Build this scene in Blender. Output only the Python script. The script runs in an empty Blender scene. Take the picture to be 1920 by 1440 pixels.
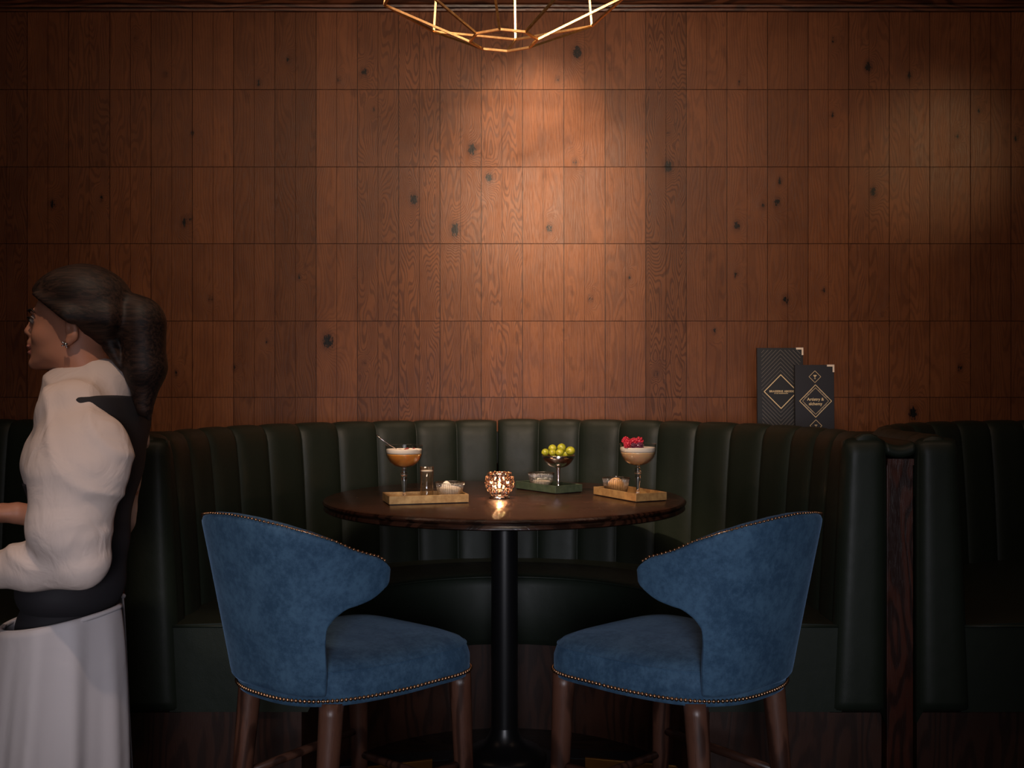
import bpy, bmesh, math, random
import numpy as np
from mathutils import Vector, Matrix
import openvdb as vdb

random.seed(7)
S = bpy.context.scene
C = S.collection
PI = math.pi
H = 1.35          # camera height
F = 2000.0        # focal length in pixels of the 1920-wide frame


def W(px, py, Y):
    """point of the place at depth Y that the photograph shows at px, py"""
    return Vector(((px - 960) * Y / F, Y, H - (py - 720) * Y / F))


# ------------------------------------------------------------ objects
def finish(o, kind=None, label=None, cat=None, group=None):
    if kind: o['kind'] = kind
    if label: o['label'] = label
    if cat: o['category'] = cat
    if group: o['group'] = group
    return o


def thing(name, label, cat, loc=(0, 0, 0), rz=0.0, group=None):
    o = bpy.data.objects.new(name, None)
    o.empty_display_size = .1
    C.objects.link(o)
    o.location = loc
    o.rotation_euler = (0, 0, rz)
    return finish(o, None, label, cat, group)


def obj(name, bm, mat, parent=None, smooth=True, angle=None, keep=False):
    me = bpy.data.meshes.new(name)
    if isinstance(bm, bmesh.types.BMesh):
        if not keep:
            bmesh.ops.recalc_face_normals(bm, faces=bm.faces[:])
        bm.to_mesh(me); bm.free()
    else:
        me = bm
        me.name = name
    if smooth:
        me.polygons.foreach_set('use_smooth', [True] * len(me.polygons))
        if angle:
            me.set_sharp_from_angle(angle=math.radians(angle))
    for m in (mat if isinstance(mat, (list, tuple)) else [mat]):
        me.materials.append(m)
    o = bpy.data.objects.new(name, me)
    C.objects.link(o)
    if parent: o.parent = parent
    return o


def copy_thing(o, parent=None):
    c = o.copy(); C.objects.link(c)
    c.parent = parent
    for ch in list(o.children):
        copy_thing(ch, c)
    return c


def subsurf(o, n=2):
    m = o.modifiers.new('s', 'SUBSURF'); m.levels = n; m.render_levels = n
    return o


def bevel(o, w=.003, seg=2):
    m = o.modifiers.new('b', 'BEVEL'); m.width = w; m.segments = seg; m.limit_method = 'ANGLE'
    return o


# ------------------------------------------------------------ shapes
def add_box(bm, a, b, mtx=None):
    x0, y0, z0 = a; x1, y1, z1 = b
    vs = [Vector(p) for p in ((x0, y0, z0), (x1, y0, z0), (x1, y1, z0), (x0, y1, z0), (x0, y0, z1), (x1, y0, z1), (x1, y1, z1), (x0, y1, z1))]
    if mtx: vs = [mtx @ v for v in vs]
    vs = [bm.verts.new(v) for v in vs]
    for f in ((3, 2, 1, 0), (4, 5, 6, 7), (0, 1, 5, 4), (1, 2, 6, 5), (2, 3, 7, 6), (3, 0, 4, 7)):
        bm.faces.new([vs[i] for i in f])


def box(a, b, mtx=None):
    bm = bmesh.new(); add_box(bm, a, b, mtx); return bm


def add_lathe(bm, prof, n=48, c=(0, 0, 0), ripple=None):
    rings = []
    for r, z in prof:
        if r < 1e-6:
            rings.append([bm.verts.new((c[0], c[1], c[2] + z))])
        else:
            rr = []
            for k in range(n):
                a = 2 * PI * k / n
                q = r + (ripple(k, r, z) if ripple else 0)
                rr.append(bm.verts.new((c[0] + q * math.cos(a), c[1] + q * math.sin(a), c[2] + z)))
            rings.append(rr)
    for A, B in zip(rings, rings[1:]):
        if len(A) == 1 and len(B) == 1: continue
        for k in range(n):
            j = (k + 1) % n
            if len(A) == 1: bm.faces.new((A[0], B[k], B[j]))
            elif len(B) == 1: bm.faces.new((A[k], A[j], B[0]))
            else: bm.faces.new((A[k], A[j], B[j], B[k]))


def lathe(prof, n=48, c=(0, 0, 0), ripple=None):
    bm = bmesh.new(); add_lathe(bm, prof, n, c, ripple); return bm


def frame_of(d):
    d = d.normalized()
    up = Vector((0, 0, 1)) if abs(d.z) < .95 else Vector((1, 0, 0))
    a = d.cross(up).normalized()
    return a, a.cross(d).normalized()


def add_tube(bm, pts, rad, n=10, cap=True, sq=False):
    pts = [Vector(p) for p in pts]
    rings = []
    for i, p in enumerate(pts):
        d = (pts[min(i + 1, len(pts) - 1)] - pts[max(i - 1, 0)])
        a, b = frame_of(d)
        r = rad[i] if isinstance(rad, (list, tuple)) else rad
        off = PI / 4 if sq else 0
        rings.append([bm.verts.new(p + a * r * math.cos(2 * PI * k / n + off) + b * r * math.sin(2 * PI * k / n + off)) for k in range(n)])
    for A, B in zip(rings, rings[1:]):
        for k in range(n):
            bm.faces.new((A[k], A[(k + 1) % n], B[(k + 1) % n], B[k]))
    if cap:
        bm.faces.new(rings[0][::-1]); bm.faces.new(rings[-1])


def tube(pts, rad, n=10, **k):
    bm = bmesh.new(); add_tube(bm, pts, rad, n, **k); return bm


def add_ball(bm, c, r, sub=2, scale=(1, 1, 1), rot=None):
    M = Matrix.Translation(Vector(c)) @ (rot.to_4x4() if rot else Matrix()) @ Matrix.Diagonal((r * scale[0], r * scale[1], r * scale[2], 1))
    bmesh.ops.create_icosphere(bm, subdivisions=sub, radius=1, matrix=M)


# ------------------------------------------------------------ signed distance modelling (figure and clothes)
class Field:
    def __init__(s, lo, hi, h):
        s.h = h; s.lo = np.array(lo, float)
        s.n = np.ceil((np.array(hi) - s.lo) / h).astype(int)
        s.a = np.full(tuple(s.n), 1.0, np.float32)

    def win(s, lo, hi, pad):
        i0 = np.clip(np.floor((np.array(lo) - pad - s.lo) / s.h).astype(int), 0, s.n)
        i1 = np.clip(np.ceil((np.array(hi) + pad - s.lo) / s.h).astype(int) + 1, 0, s.n)
        sl = tuple(slice(a, b) for a, b in zip(i0, i1))
        g = [(np.arange(a, b) * s.h + l).astype(np.float32) for a, b, l in zip(i0, i1, s.lo)]
        return sl, np.meshgrid(*g, indexing='ij')

    def put(s, sl, d, k, op):
        A = s.a[sl]
        if A.size == 0: return
        if op == 'cut':
            d = -d; h = np.clip(.5 - .5 * (A - d) / k, 0, 1) if k else (d > A).astype(np.float32)
            s.a[sl] = A * (1 - h) + d * h + k * h * (1 - h)
        else:
            if k:
                h = np.clip(.5 + .5 * (A - d) / k, 0, 1)
                s.a[sl] = A * (1 - h) + d * h - k * h * (1 - h)
            else: s.a[sl] = np.minimum(A, d)

    def ell(s, c, r, k=.01, op='add', rot=None):
        c = np.array(c, float); r = np.array(r, float)
        m = r.max()
        sl, (X, Y, Z) = s.win(c - m, c + m, .03 + k)
        X = X - c[0]; Y = Y - c[1]; Z = Z - c[2]
        if rot is not None:
            R = np.array(Matrix.Rotation(rot, 3, 'Y'))
            X, Z = R[0][0] * X + R[0][2] * Z, R[2][0] * X + R[2][2] * Z
        q0 = np.sqrt((X / r[0]) ** 2 + (Y / r[1]) ** 2 + (Z / r[2]) ** 2)
        q1 = np.sqrt((X / r[0] ** 2) ** 2 + (Y / r[1] ** 2) ** 2 + (Z / r[2] ** 2) ** 2) + 1e-9
        s.put(sl, (q0 * (q0 - 1) / q1).astype(np.float32), k, op)

    def cone(s, a, ra, b, rb, k=.01, op='add', flat=1.0):
        a = np.array(a, float); b = np.array(b, float)
        m = max(ra, rb)
        sl, (X, Y, Z) = s.win(np.minimum(a, b) - m, np.maximum(a, b) + m, .03 + k)
        d = b - a; L = (d ** 2).sum() + 1e-12
        t = np.clip(((X - a[0]) * d[0] + (Y - a[1]) * d[1] + (Z - a[2]) * d[2]) / L, 0, 1)
        q = np.sqrt((X - a[0] - t * d[0]) ** 2 + ((Y - a[1] - t * d[1]) * flat) ** 2 + (Z - a[2] - t * d[2]) ** 2) - (ra + (rb - ra) * t)
        s.put(sl, q.astype(np.float32), k, op)

    def grid(s):
        return np.meshgrid(*[(np.arange(n) * s.h + l).astype(np.float32) for n, l in zip(s.n, s.lo)], indexing='ij')

    def mesh(s, name):
        g = vdb.FloatGrid(1.0)
        g.copyFromArray(s.a)
        p, q = g.convertToQuads()
        p = p * s.h + s.lo
        me = bpy.data.meshes.new(name)
        me.from_pydata(p.tolist(), [], q[:, ::-1].tolist())
        bm = bmesh.new(); bm.from_mesh(me)
        bmesh.ops.recalc_face_normals(bm, faces=bm.faces[:])
        for _ in range(2):
            bmesh.ops.smooth_vert(bm, verts=bm.verts[:], factor=.5, use_axis_x=True, use_axis_y=True, use_axis_z=True)
        bm.to_mesh(me); bm.free()
        return me


# ------------------------------------------------------------ materials
def mat(name, color=(.5, .5, .5), rough=.5, metal=0.0, **kw):
    m = bpy.data.materials.new(name); m.use_nodes = True
    b = m.node_tree.nodes['Principled BSDF']
    b.inputs['Base Color'].default_value = (*color, 1)
    b.inputs['Roughness'].default_value = rough
    b.inputs['Metallic'].default_value = metal
    for k, v in kw.items():
        b.inputs[k.replace('_', ' ')].default_value = v
    return m


class N:
    def __init__(s, m):
        s.t = m.node_tree; s.b = s.t.nodes['Principled BSDF']

    def n(s, typ, **kw):
        o = s.t.nodes.new(typ)
        for k, v in kw.items(): setattr(o, k, v)
        return o

    def l(s, a, b): s.t.links.new(a, b)

    def val(s, x, sock):
        if isinstance(x, (int, float)): sock.default_value = x
        elif isinstance(x, tuple): sock.default_value = x if len(x) == len(sock.default_value) else (*x, 1)
        else: s.l(x, sock)

    def math(s, op, a, b=0.0, c=None, clamp=False):
        o = s.n('ShaderNodeMath', operation=op, use_clamp=clamp)
        s.val(a, o.inputs[0]); s.val(b, o.inputs[1])
        if c is not None: s.val(c, o.inputs[2])
        return o.outputs[0]

    def vec(s, x, y, z):
        o = s.n('ShaderNodeCombineXYZ')
        for i, v in enumerate((x, y, z)): s.val(v, o.inputs[i])
        return o.outputs[0]

    def noise(s, v, scale, detail=3, rough=.55, dist=0):
        o = s.n('ShaderNodeTexNoise')
        s.l(v, o.inputs['Vector']); o.inputs['Scale'].default_value = scale
        o.inputs['Detail'].default_value = detail; o.inputs['Roughness'].default_value = rough
        o.inputs['Distortion'].default_value = dist
        return o.outputs['Fac']

    def smooth(s, x, a, b, c=0.0, d=1.0):
        o = s.n('ShaderNodeMapRange', interpolation_type='SMOOTHSTEP')
        s.l(x, o.inputs[0])
        for i, v in enumerate((a, b, c, d)): o.inputs[i + 1].default_value = v
        return o.outputs[0]

    def mix(s, f, a, b, blend='MIX'):
        o = s.n('ShaderNodeMix', data_type='RGBA', blend_type=blend)
        s.val(f, o.inputs[0]); s.val(a, o.inputs[6]); s.val(b, o.inputs[7])
        return o.outputs[2]

    def bump(s, h, strength=.3, dist=.001):
        o = s.n('ShaderNodeBump'); s.l(h, o.inputs['Height'])
        o.inputs['Strength'].default_value = strength; o.inputs['Distance'].default_value = dist
        s.l(o.outputs[0], s.b.inputs['Normal'])

    def sep(s, v):
        o = s.n('ShaderNodeSeparateXYZ'); s.l(v, o.inputs[0]); return o.outputs

    def attr(s, name):
        return s.n('ShaderNodeAttribute', attribute_name=name).outputs['Fac']

    def obj(s): return s.n('ShaderNodeTexCoord').outputs['Object']


def wood(name, dark, mid, light, rough=.4, axes='xz', freq=200., wall=False, spec=.5):
    """oak with vertical cathedral grain; axes = across, along"""
    m = mat(name, mid, rough); k = N(m)
    P = k.sep(k.obj()); ax = {'x': P[0], 'y': P[1], 'z': P[2]}
    u, v = ax[axes[0]], ax[axes[1]]
    w = ax[[c for c in 'xyz' if c not in axes][0]]
    if wall:
        seed = k.attr('seed'); kw = k.attr('knot'); tone = k.attr('tone'); kind = k.attr('cath')
        d = k.math('MULTIPLY', seed, 13.7)
    else:
        d = k.math('MULTIPLY', w, 4.0)
    low = k.noise(k.vec(k.math('MULTIPLY', u, 7.0), k.math('MULTIPLY', v, 1.3), d), 1.0, 2)
    mid_n = k.noise(k.vec(k.math('MULTIPLY', u, 40.), k.math('MULTIPLY', v, 9.), d), 1.0, 3)
    g = k.math('ADD', k.math('MULTIPLY', u, freq), k.math('MULTIPLY', low, 55. if not wall else 1.0))
    if wall:
        g = k.math('MULTIPLY', u, 430.)
        g = k.math('ADD', g, k.math('MULTIPLY', low, k.math('MULTIPLY_ADD', kind, 270., 36.)))
        g = k.math('ADD', g, k.math('MULTIPLY', kw, 60.))
    g = k.math('ADD', g, k.math('MULTIPLY', mid_n, 4.0))
    ring = k.math('MULTIPLY_ADD', k.math('SINE', g), .5, .5)
    ring = k.smooth(ring, .35, .95)
    fib = k.noise(k.vec(k.math('MULTIPLY', u, 900.), k.math('MULTIPLY', v, 22.), d), 1.0, 2)
    blot = k.noise(k.vec(k.math('MULTIPLY', u, 12.), k.math('MULTIPLY', v, 5.), d), 1.0, 4, .6)
    fibs = k.smooth(fib, .52, .74)
    rr = ring if not wall else k.math('MULTIPLY', ring, k.math('MULTIPLY_ADD', kind, .50, .16))
    c = k.mix(k.smooth(blot, .3, .72), mid, light)
    c = k.mix(rr, c, dark)
    c = k.mix(k.math('MULTIPLY', fibs, .35 if wall else .5), c, dark)
    if wall:
        sm = k.smooth(blot, .60, .75)
        c = k.mix(k.math('MULTIPLY', sm, .55), c, dark)
        kn = k.math('ADD', kw, k.math('MULTIPLY', k.math('SUBTRACT', k.noise(k.vec(k.math('MULTIPLY', u, 150.), k.math('MULTIPLY', v, 70.), d), 1., 3, .7), .5), .42))
        c = k.mix(k.smooth(kn, .55, .95, 0, .6), c, dark)
        core = k.smooth(kn, .86, .91)
        c = k.mix(core, c, (.004, .0025, .002))
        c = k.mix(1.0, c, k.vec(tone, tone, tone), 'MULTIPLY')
    k.l(c, k.b.inputs['Base Color'])
    hgt = k.math('ADD', k.math('MULTIPLY', ring, -.6), k.math('MULTIPLY', fibs, -.8))
    k.bump(hgt, .35, .0006)
    r = k.math('MULTIPLY_ADD', blot, .18, rough - .09)
    k.l(r, k.b.inputs['Roughness'])
    k.b.inputs['Specular IOR Level'].default_value = spec
    return m


M_wall = wood('oak_panelling', (.070, .0215, .0085), (.176, .0605, .0225), (.242, .0865, .0315), .41, wall=True, spec=.27)
M_trimw = wood('oak_moulding', (.05, .018, .009), (.12, .040, .018), (.17, .06, .027), .34, 'zx', 260.)
M_plinth = wood('stained_plinth', (.022, .008, .0045), (.038, .0135, .0075), (.048, .017, .009), .45, freq=120.)
M_post = wood('red_stained_oak', (.018, .0045, .0022), (.046, .0115, .0055), (.064, .0165, .008), .35, freq=80.)
M_table = wood('dark_walnut_top', (.012, .0045, .0025), (.032, .012, .007), (.048, .018, .010), .24, 'yx', 170., spec=.5)
M_leg = wood('walnut_leg', (.040, .016, .010), (.085, .034, .021), (.12, .050, .030), .38, freq=120.)
M_floorw = wood('dark_floor_wood', (.008, .004, .003), (.018, .009, .006), (.026, .013, .008), .4, 'yx', 60.)


def leather(name, col, rough=.36):
    m = mat(name, col, rough); k = N(m)
    co = k.obj()
    vor = k.n('ShaderNodeTexVoronoi'); vor.inputs['Scale'].default_value = 420
    k.l(co, vor.inputs['Vector'])
    n2 = k.noise(co, 9., 3)
    h = k.math('ADD', k.math('MULTIPLY', vor.outputs['Distance'], .35), k.math('MULTIPLY', n2, 5.))
    k.bump(h, .35, .0012)
    k.b.inputs['Specular IOR Level'].default_value = .36
    k.l(k.math('MULTIPLY_ADD', k.noise(co, 30., 4), .16, rough - .08), k.b.inputs['Roughness'])
    return m


M_leather = leather('dark_green_leather', (.0125, .0185, .0120), .50)


def velvet():
    m = mat('blue_velvet', (.02, .06, .13), .75); k = N(m)
    co = k.obj()
    a = k.noise(co, 14., 5, .65); b = k.noise(co, 70., 4, .7)
    f = k.math('ADD', k.math('MULTIPLY', a, .55), k.math('MULTIPLY', b, .45))
    c = k.mix(k.smooth(f, .36, .64), (.026, .064, .118), (.060, .126, .205))
    k.l(c, k.b.inputs['Base Color'])
    k.b.inputs['Sheen Weight'].default_value = .25
    k.b.inputs['Sheen Roughness'].default_value = .4
    k.b.inputs['Sheen Tint'].default_value = (.3, .5, .8, 1)
    k.b.inputs['Specular IOR Level'].default_value = .2
    k.bump(k.noise(co, 300., 2), .15, .0006)
    return m


M_blue = velvet()


def gilt(name, c1, c2, rough, metal, scale=25.):
    m = mat(name, c1, rough, metal); k = N(m)
    co = k.obj()
    f = k.noise(co, scale, 5, .7)
    k.l(k.mix(k.smooth(f, .35, .68), c1, c2), k.b.inputs['Base Color'])
    k.l(k.math('MULTIPLY_ADD', f, .3, rough - .15), k.b.inputs['Roughness'])
    k.bump(f, .2, .0005)
    return m


M_gold = gilt('gold_leaf', (.42, .24, .095), (.62, .40, .17), .42, .55)
M_green = gilt('green_lacquer', (.035, .05, .032), (.06, .085, .055), .35, .2)
M_brass = gilt('brushed_brass', (.62, .38, .16), (.80, .52, .25), .34, 1.0, 60.)
M_nail = mat('antique_brass_nail', (.52, .30, .17), .3, 1.0)
M_steel = mat('polished_steel', (.62, .57, .56), .16, 1.0)
M_copper = mat('copper', (.8, .45, .33), .25, 1.0)
M_black = mat('black_powder_coat', (.006, .006, .007), .34)
M_rim = mat('brass_strip', (.65, .40, .12), .3, 1.0)
M_ochre = gilt('ochre_floor_tile', (.30, .13, .025), (.38, .17, .035), .5, .3, 12.)
M_teal = mat('dark_teal_tile', (.006, .011, .014), .3)
M_ceil = mat('ceiling_paint', (.05, .035, .025), .8)


def glass(name, tint=(1, 1, 1), fres=1.5, base=.03, rough=.02):
    m = bpy.data.materials.new(name); m.use_nodes = True
    t = m.node_tree; t.nodes.clear()
    out = t.nodes.new('ShaderNodeOutputMaterial')
    tr = t.nodes.new('ShaderNodeBsdfTransparent'); tr.inputs[0].default_value = (*tint, 1)
    gl = t.nodes.new('ShaderNodeBsdfGlossy'); gl.inputs['Roughness'].default_value = rough
    lw = t.nodes.new('ShaderNodeLayerWeight'); lw.inputs[0].default_value = .5
    pw = t.nodes.new('ShaderNodeMath'); pw.operation = 'POWER'; pw.inputs[1].default_value = 3.2
    t.links.new(lw.outputs['Facing'], pw.inputs[0])
    ad = t.nodes.new('ShaderNodeMath'); ad.operation = 'MULTIPLY_ADD'; ad.inputs[1].default_value = fres - 1; ad.inputs[2].default_value = base; ad.use_clamp = True
    mx = t.nodes.new('ShaderNodeMixShader')
    t.links.new(pw.outputs[0], ad.inputs[0]); t.links.new(ad.outputs[0], mx.inputs[0])
    t.links.new(tr.outputs[0], mx.inputs[1]); t.links.new(gl.outputs[0], mx.inputs[2]); t.links.new(mx.outputs[0], out.inputs[0])
    return m


M_glass = glass('clear_glass', (.98, .98, .97), 1.95, .045)
M_rib = glass('ribbed_glass', (.95, .94, .92), 1.8, .08, .10)
M_ribs = glass('glass_ribs', (.80, .76, .72), 2.2, .30, .15)
M_stem = mat('stem_glass', (1, .97, .94), .03, 0, Transmission_Weight=1.0, IOR=1.45)
M_crystal = mat('crystal_bead', (1, .84, .74), .03, 0, Transmission_Weight=1.0, IOR=1.5)
M_orange = mat('orange_cocktail', (.98, .30, .055), .25, 0, Subsurface_Weight=.5)
M_peach = mat('peach_cocktail', (1.0, .50, .27), .25, 0, Subsurface_Weight=.5)
M_foam = mat('cocktail_foam', (.86, .76, .68), .7)
M_rasp = mat('raspberry', (.50, .02, .045), .35)
M_raspd = mat('dark_berry', (.12, .015, .05), .35)
M_petal = mat('dried_petal', (.22, .03, .025), .6)
M_olive = gilt('olive_skin', (.22, .24, .015), (.42, .39, .03), .30, 0, 40.)
M_hole = mat('olive_pit_hole', (.09, .09, .015), .6)
M_scoop = mat('pale_scoop', (.72, .64, .55), .6)
M_amber = mat('amber_scoop', (.66, .36, .14), .5)
M_wax = mat('wax', (.9, .75, .6), .5)
M_flame = mat('flame', (1, .6, .2), .5)
M_flame.node_tree.nodes['Principled BSDF'].inputs['Emission Color'].default_value = (1, .50, .22, 1)
M_flame.node_tree.nodes['Principled BSDF'].inputs['Emission Strength'].default_value = 1100.
M_cover = mat('navy_cover', (.020, .021, .030), .55)
M_coverb = mat('black_cover', (.015, .016, .020), .5)
M_foil = mat('gold_foil', (.95, .74, .42), .4, 0)
M_foild = mat('dull_foil', (.24, .21, .18), .45, 0)
M_page = mat('menu_pages', (.05, .05, .06), .8)
M_cap = mat('metal_corner', (1.0, .84, .68), .35, 0)
M_skin = mat('skin', (.46, .20, .12), .5, 0, Subsurface_Weight=.08)
M_lip = mat('lips', (.34, .12, .085), .5)
M_eye = mat('eye_white', (.30, .24, .21), .35)
M_iris = mat('iris', (.03, .018, .01), .15)
M_vest = mat('black_cloth', (.012, .010, .013), .8)


def hairmat():
    m = mat('dark_brown_hair', (.018, .009, .006), .55, Specular_IOR_Level=.25); k = N(m)
    P = k.sep(k.obj())
    s = k.noise(k.vec(k.math('MULTIPLY', P[0], 16.), k.math('MULTIPLY', P[1], 170.), k.math('MULTIPLY', P[2], 130.)), 1., 3, .6, .6)
    k.l(k.mix(k.smooth(s, .35, .7), (.008, .004, .003), (.040, .019, .012)), k.b.inputs['Base Color'])
    k.bump(s, .4, .002)
    return m


M_hair = hairmat()


def cloth(name, c, scale=8., st=.5):
    m = mat(name, c, .85); k = N(m)
    co = k.obj()
    P = k.sep(co)
    f = k.noise(k.vec(k.math('MULTIPLY', P[0], 1.0), P[1], k.math('MULTIPLY', P[2], .8)), scale, 3, .5, .8)
    k.bump(f, st, .02)
    return m


M_shirt = cloth('white_shirt_cotton', (.66, .53, .47), 16., .35)
M_apron = cloth('white_apron_cotton', (.50, .46, .47), 6., .3)

# ------------------------------------------------------------ setting
YW = 4.85


def wx(px): return (px - 960) * YW / F
def wz(py): return H - (py - 720) * YW / F


def build_wall():
    xs = []
    for k in range(-22, 80):
        px = 51 + 38.7 * k if k <= 28 else 51 + 38.7 * 28 + 38.05 * (k - 28)
        xs.append(px)
    rows = [-260, -123, 22, 168, 313, 457, 602, 745, 889, 1033, 1177]
    tones = {-2: .6, -1: .66, 0: .86, 1: .84, 2: .94, 3: .80, 4: .88, 5: .70, 6: .62, 7: .96, 8: .86, 9: .98, 10: .96, 11: 1.12, 12: 1.14,  # board tones; middle pairs lightened to paint in part of the light streak
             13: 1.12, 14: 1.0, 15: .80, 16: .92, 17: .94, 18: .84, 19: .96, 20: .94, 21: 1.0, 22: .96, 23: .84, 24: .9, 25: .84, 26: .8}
    cath = {-1: .7, 0: .35, 1: .6, 2: .5, 3: .2, 4: .1, 5: .2, 6: .35, 7: .2, 8: .7, 9: .9, 10: .65, 11: .75, 12: .2, 13: .2,
            14: .35, 15: 1.0, 16: .3, 17: .2, 18: .15, 19: .2, 20: .5, 21: .4, 22: .2}
    knots = [(255, 72, .7), (310, 140, .8), (345, 417, 1.0), (357, 408, .8), (98, 383, 1.0), (190, 372, .8), (485, 155, .9), (540, 112, .8),
             (635, 150, .8), (683, 135, 1.0), (615, 640, 1.4), (683, 680, .7), (776, 374, 1.2), (853, 430, 1.3), (885, 280, 1.2),
             (917, 333, 1.1), (1082, 98, 1.3), (1045, 148, .8), (1078, 305, .9), (1030, 428, 1.0), (1253, 312, 1.2), (1253, 250, .7),
             (1382, 423, 1.0), (1457, 379, 1.0), (1462, 340, .9), (1430, 385, .9), (1628, 125, 1.1), (1637, 360, 1.1), (1705, 142, .9),
             (1473, 562, 1.0), (1560, 215, .8), (1386, 155, .7), (1563, 75, .8), (1836, 208, .8), (1795, 255, .8), (1712, 775, 1.3),
             (1545, 545, .8), (1380, 515, .8), (1800, 690, .9), (1905, 260, .8), (1655, 590, .7), (1340, 620, .8), (1107, 560, .8), (1055, 620, .6),
             (560, 520, .8), (665, 520, .6), (500, 640, .7), (395, 560, .8), (330, 700, .8), (440, 690, .8), (1180, 520, .7), (1230, 700, .8), (360, 250, .8), (700, 205, .7)]
    K = np.array([(wx(a), wz(b), .037 * s ** 1.5) for a, b, s in knots])
    verts, faces, A = [], [], {'seed': [], 'tone': [], 'cath': [], 'knot': []}
    rnd = random.Random(3)
    NX, NZ = 5, 18
    for i in range(len(xs) - 1):
        pair = (i - 22) // 2
        left = ((i - 22) % 2 == 0)
        seed_p = pair * 1.37 + 50
        rp = random.Random(pair + 1000)
        tone_p = tones.get(pair, rp.uniform(.75, 1.0))
        cath_p = cath.get(pair, rp.uniform(.1, .6))
        tilt = rp.uniform(-.012, .012)
        for j in range(len(rows) - 1):
            x0, x1 = wx(xs[i]), wx(xs[i + 1]); z1, z0 = wz(rows[j]), wz(rows[j + 1])
            gl = .0016 if left else .0008; gr = .0008 if left else .0016
            x0 += gl; x1 -= gr; z0 += .0013; z1 -= .0013
            rb = random.Random(pair * 91 + j * 7)
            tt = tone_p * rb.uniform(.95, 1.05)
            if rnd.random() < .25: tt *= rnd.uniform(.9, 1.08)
            sd = seed_p + (rb.uniform(0, 1.) if cath_p < .8 else 0)
            b = len(verts)
            yo = YW + rb.uniform(-.0006, .0006)
            for a in range(NZ + 1):
                for c in range(NX + 1):
                    x = x0 + (x1 - x0) * c / NX; z = z0 + (z1 - z0) * a / NZ
                    verts.append((x, yo + (x - (x0 + x1) / 2) * tilt, z))
            n = len(verts) - b
            for a in range(NZ):
                for c in range(NX):
                    p = b + a * (NX + 1) + c
                    faces.append((p, p + 1, p + NX + 2, p + NX + 1))
            # board edges run back to the batten
            e = len(verts)
            cs = [b, b + NX, b + NZ * (NX + 1) + NX, b + NZ * (NX + 1)]
            for q in cs:
                v = verts[q]; verts.append((v[0], YW + .008, v[2]))
            for q in range(4):
                faces.append((cs[q], e + q, e + (q + 1) % 4, cs[(q + 1) % 4]))
            n += 4
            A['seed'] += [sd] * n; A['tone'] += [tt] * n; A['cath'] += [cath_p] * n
    V = np.array(verts)
    kn = np.zeros(len(V))
    for kx, kz, s in K:
        d2 = ((V[:, 0] - kx) / s) ** 2 + ((V[:, 2] - kz) / (s * 1.5)) ** 2
        kn = np.maximum(kn, np.exp(-d2))
    A['knot'] = kn.tolist()
    b = len(verts)
    x0, x1, z0, z1 = wx(-820), wx(2760), .0, 3.3
    for p in ((x0, YW + .007, z0), (x1, YW + .007, z0), (x1, YW + .007, z1), (x0, YW + .007, z1), (x0, YW + .12, z0), (x1, YW + .12, z0), (x1, YW + .12, z1), (x0, YW + .12, z1)):
        verts.append(p)
    for f in ((0, 1, 2, 3), (5, 4, 7, 6), (4, 0, 3, 7), (1, 5, 6, 2), (4, 5, 1, 0), (3, 2, 6, 7)):
        faces.append(tuple(b + q for q in f))
    for k in A: A[k] += [0.25 if k == 'tone' else 0.0] * 8
    me = bpy.data.meshes.new('wall_back')
    me.from_pydata(verts, [], faces)
    for k, v in A.items():
        at = me.attributes.new(k, 'FLOAT', 'POINT'); at.data.foreach_set('value', v)
    return finish(obj('wall_back', me, M_wall, smooth=False), 'structure')


build_wall()
# moulding at the top of the panelling: stepped profile
bm = bmesh.new()
prof = [(-.002, wz(23)), (-.012, wz(22)), (-.014, wz(18)), (-.008, wz(17)), (-.020, wz(16)), (-.022, wz(12)), (-.014, wz(11)), (-.026, wz(9)),
        (-.034, wz(4)), (-.030, wz(2)), (-.048, wz(0)), (-.060, wz(-8)), (-.060, wz(-20)), (-.085, wz(-40)), (-.095, 3.25), (.0, 3.25)]
xs = [-4.3 + .43 * i for i in range(21)]
cols = [[bm.verts.new((x, YW + p[0], p[1])) for p in prof] for x in xs]
for a, b in zip(cols, cols[1:]):
    for i in range(len(prof) - 1): bm.faces.new((a[i], a[i + 1], b[i + 1], b[i]))
finish(obj('trim_1', bm, M_trimw, smooth=False), 'structure')
finish(obj('floor', box((-4.3, -1.5, -.05), (4.3, YW + .1, 0)), M_floorw, smooth=False), 'structure')
finish(obj('ceiling', box((-4.3, -1.5, 3.25), (4.3, YW + .1, 3.3)), M_ceil, smooth=False), 'structure')


def fl(px, py):
    Y = H * F / (py - 720); return ((px - 960) * Y / F, Y)


def slab(name, pts, z0, z1, m):
    bm = bmesh.new()
    lo = [bm.verts.new((*p, z0)) for p in pts]; hi = [bm.verts.new((*p, z1)) for p in pts]
    bm.faces.new(lo[::-1]); bm.faces.new(hi)
    for i in range(len(pts)):
        j = (i + 1) % len(pts); bm.faces.new((lo[i], lo[j], hi[j], hi[i]))
    return finish(obj(name, bm, m, smooth=False), 'structure')


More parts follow.
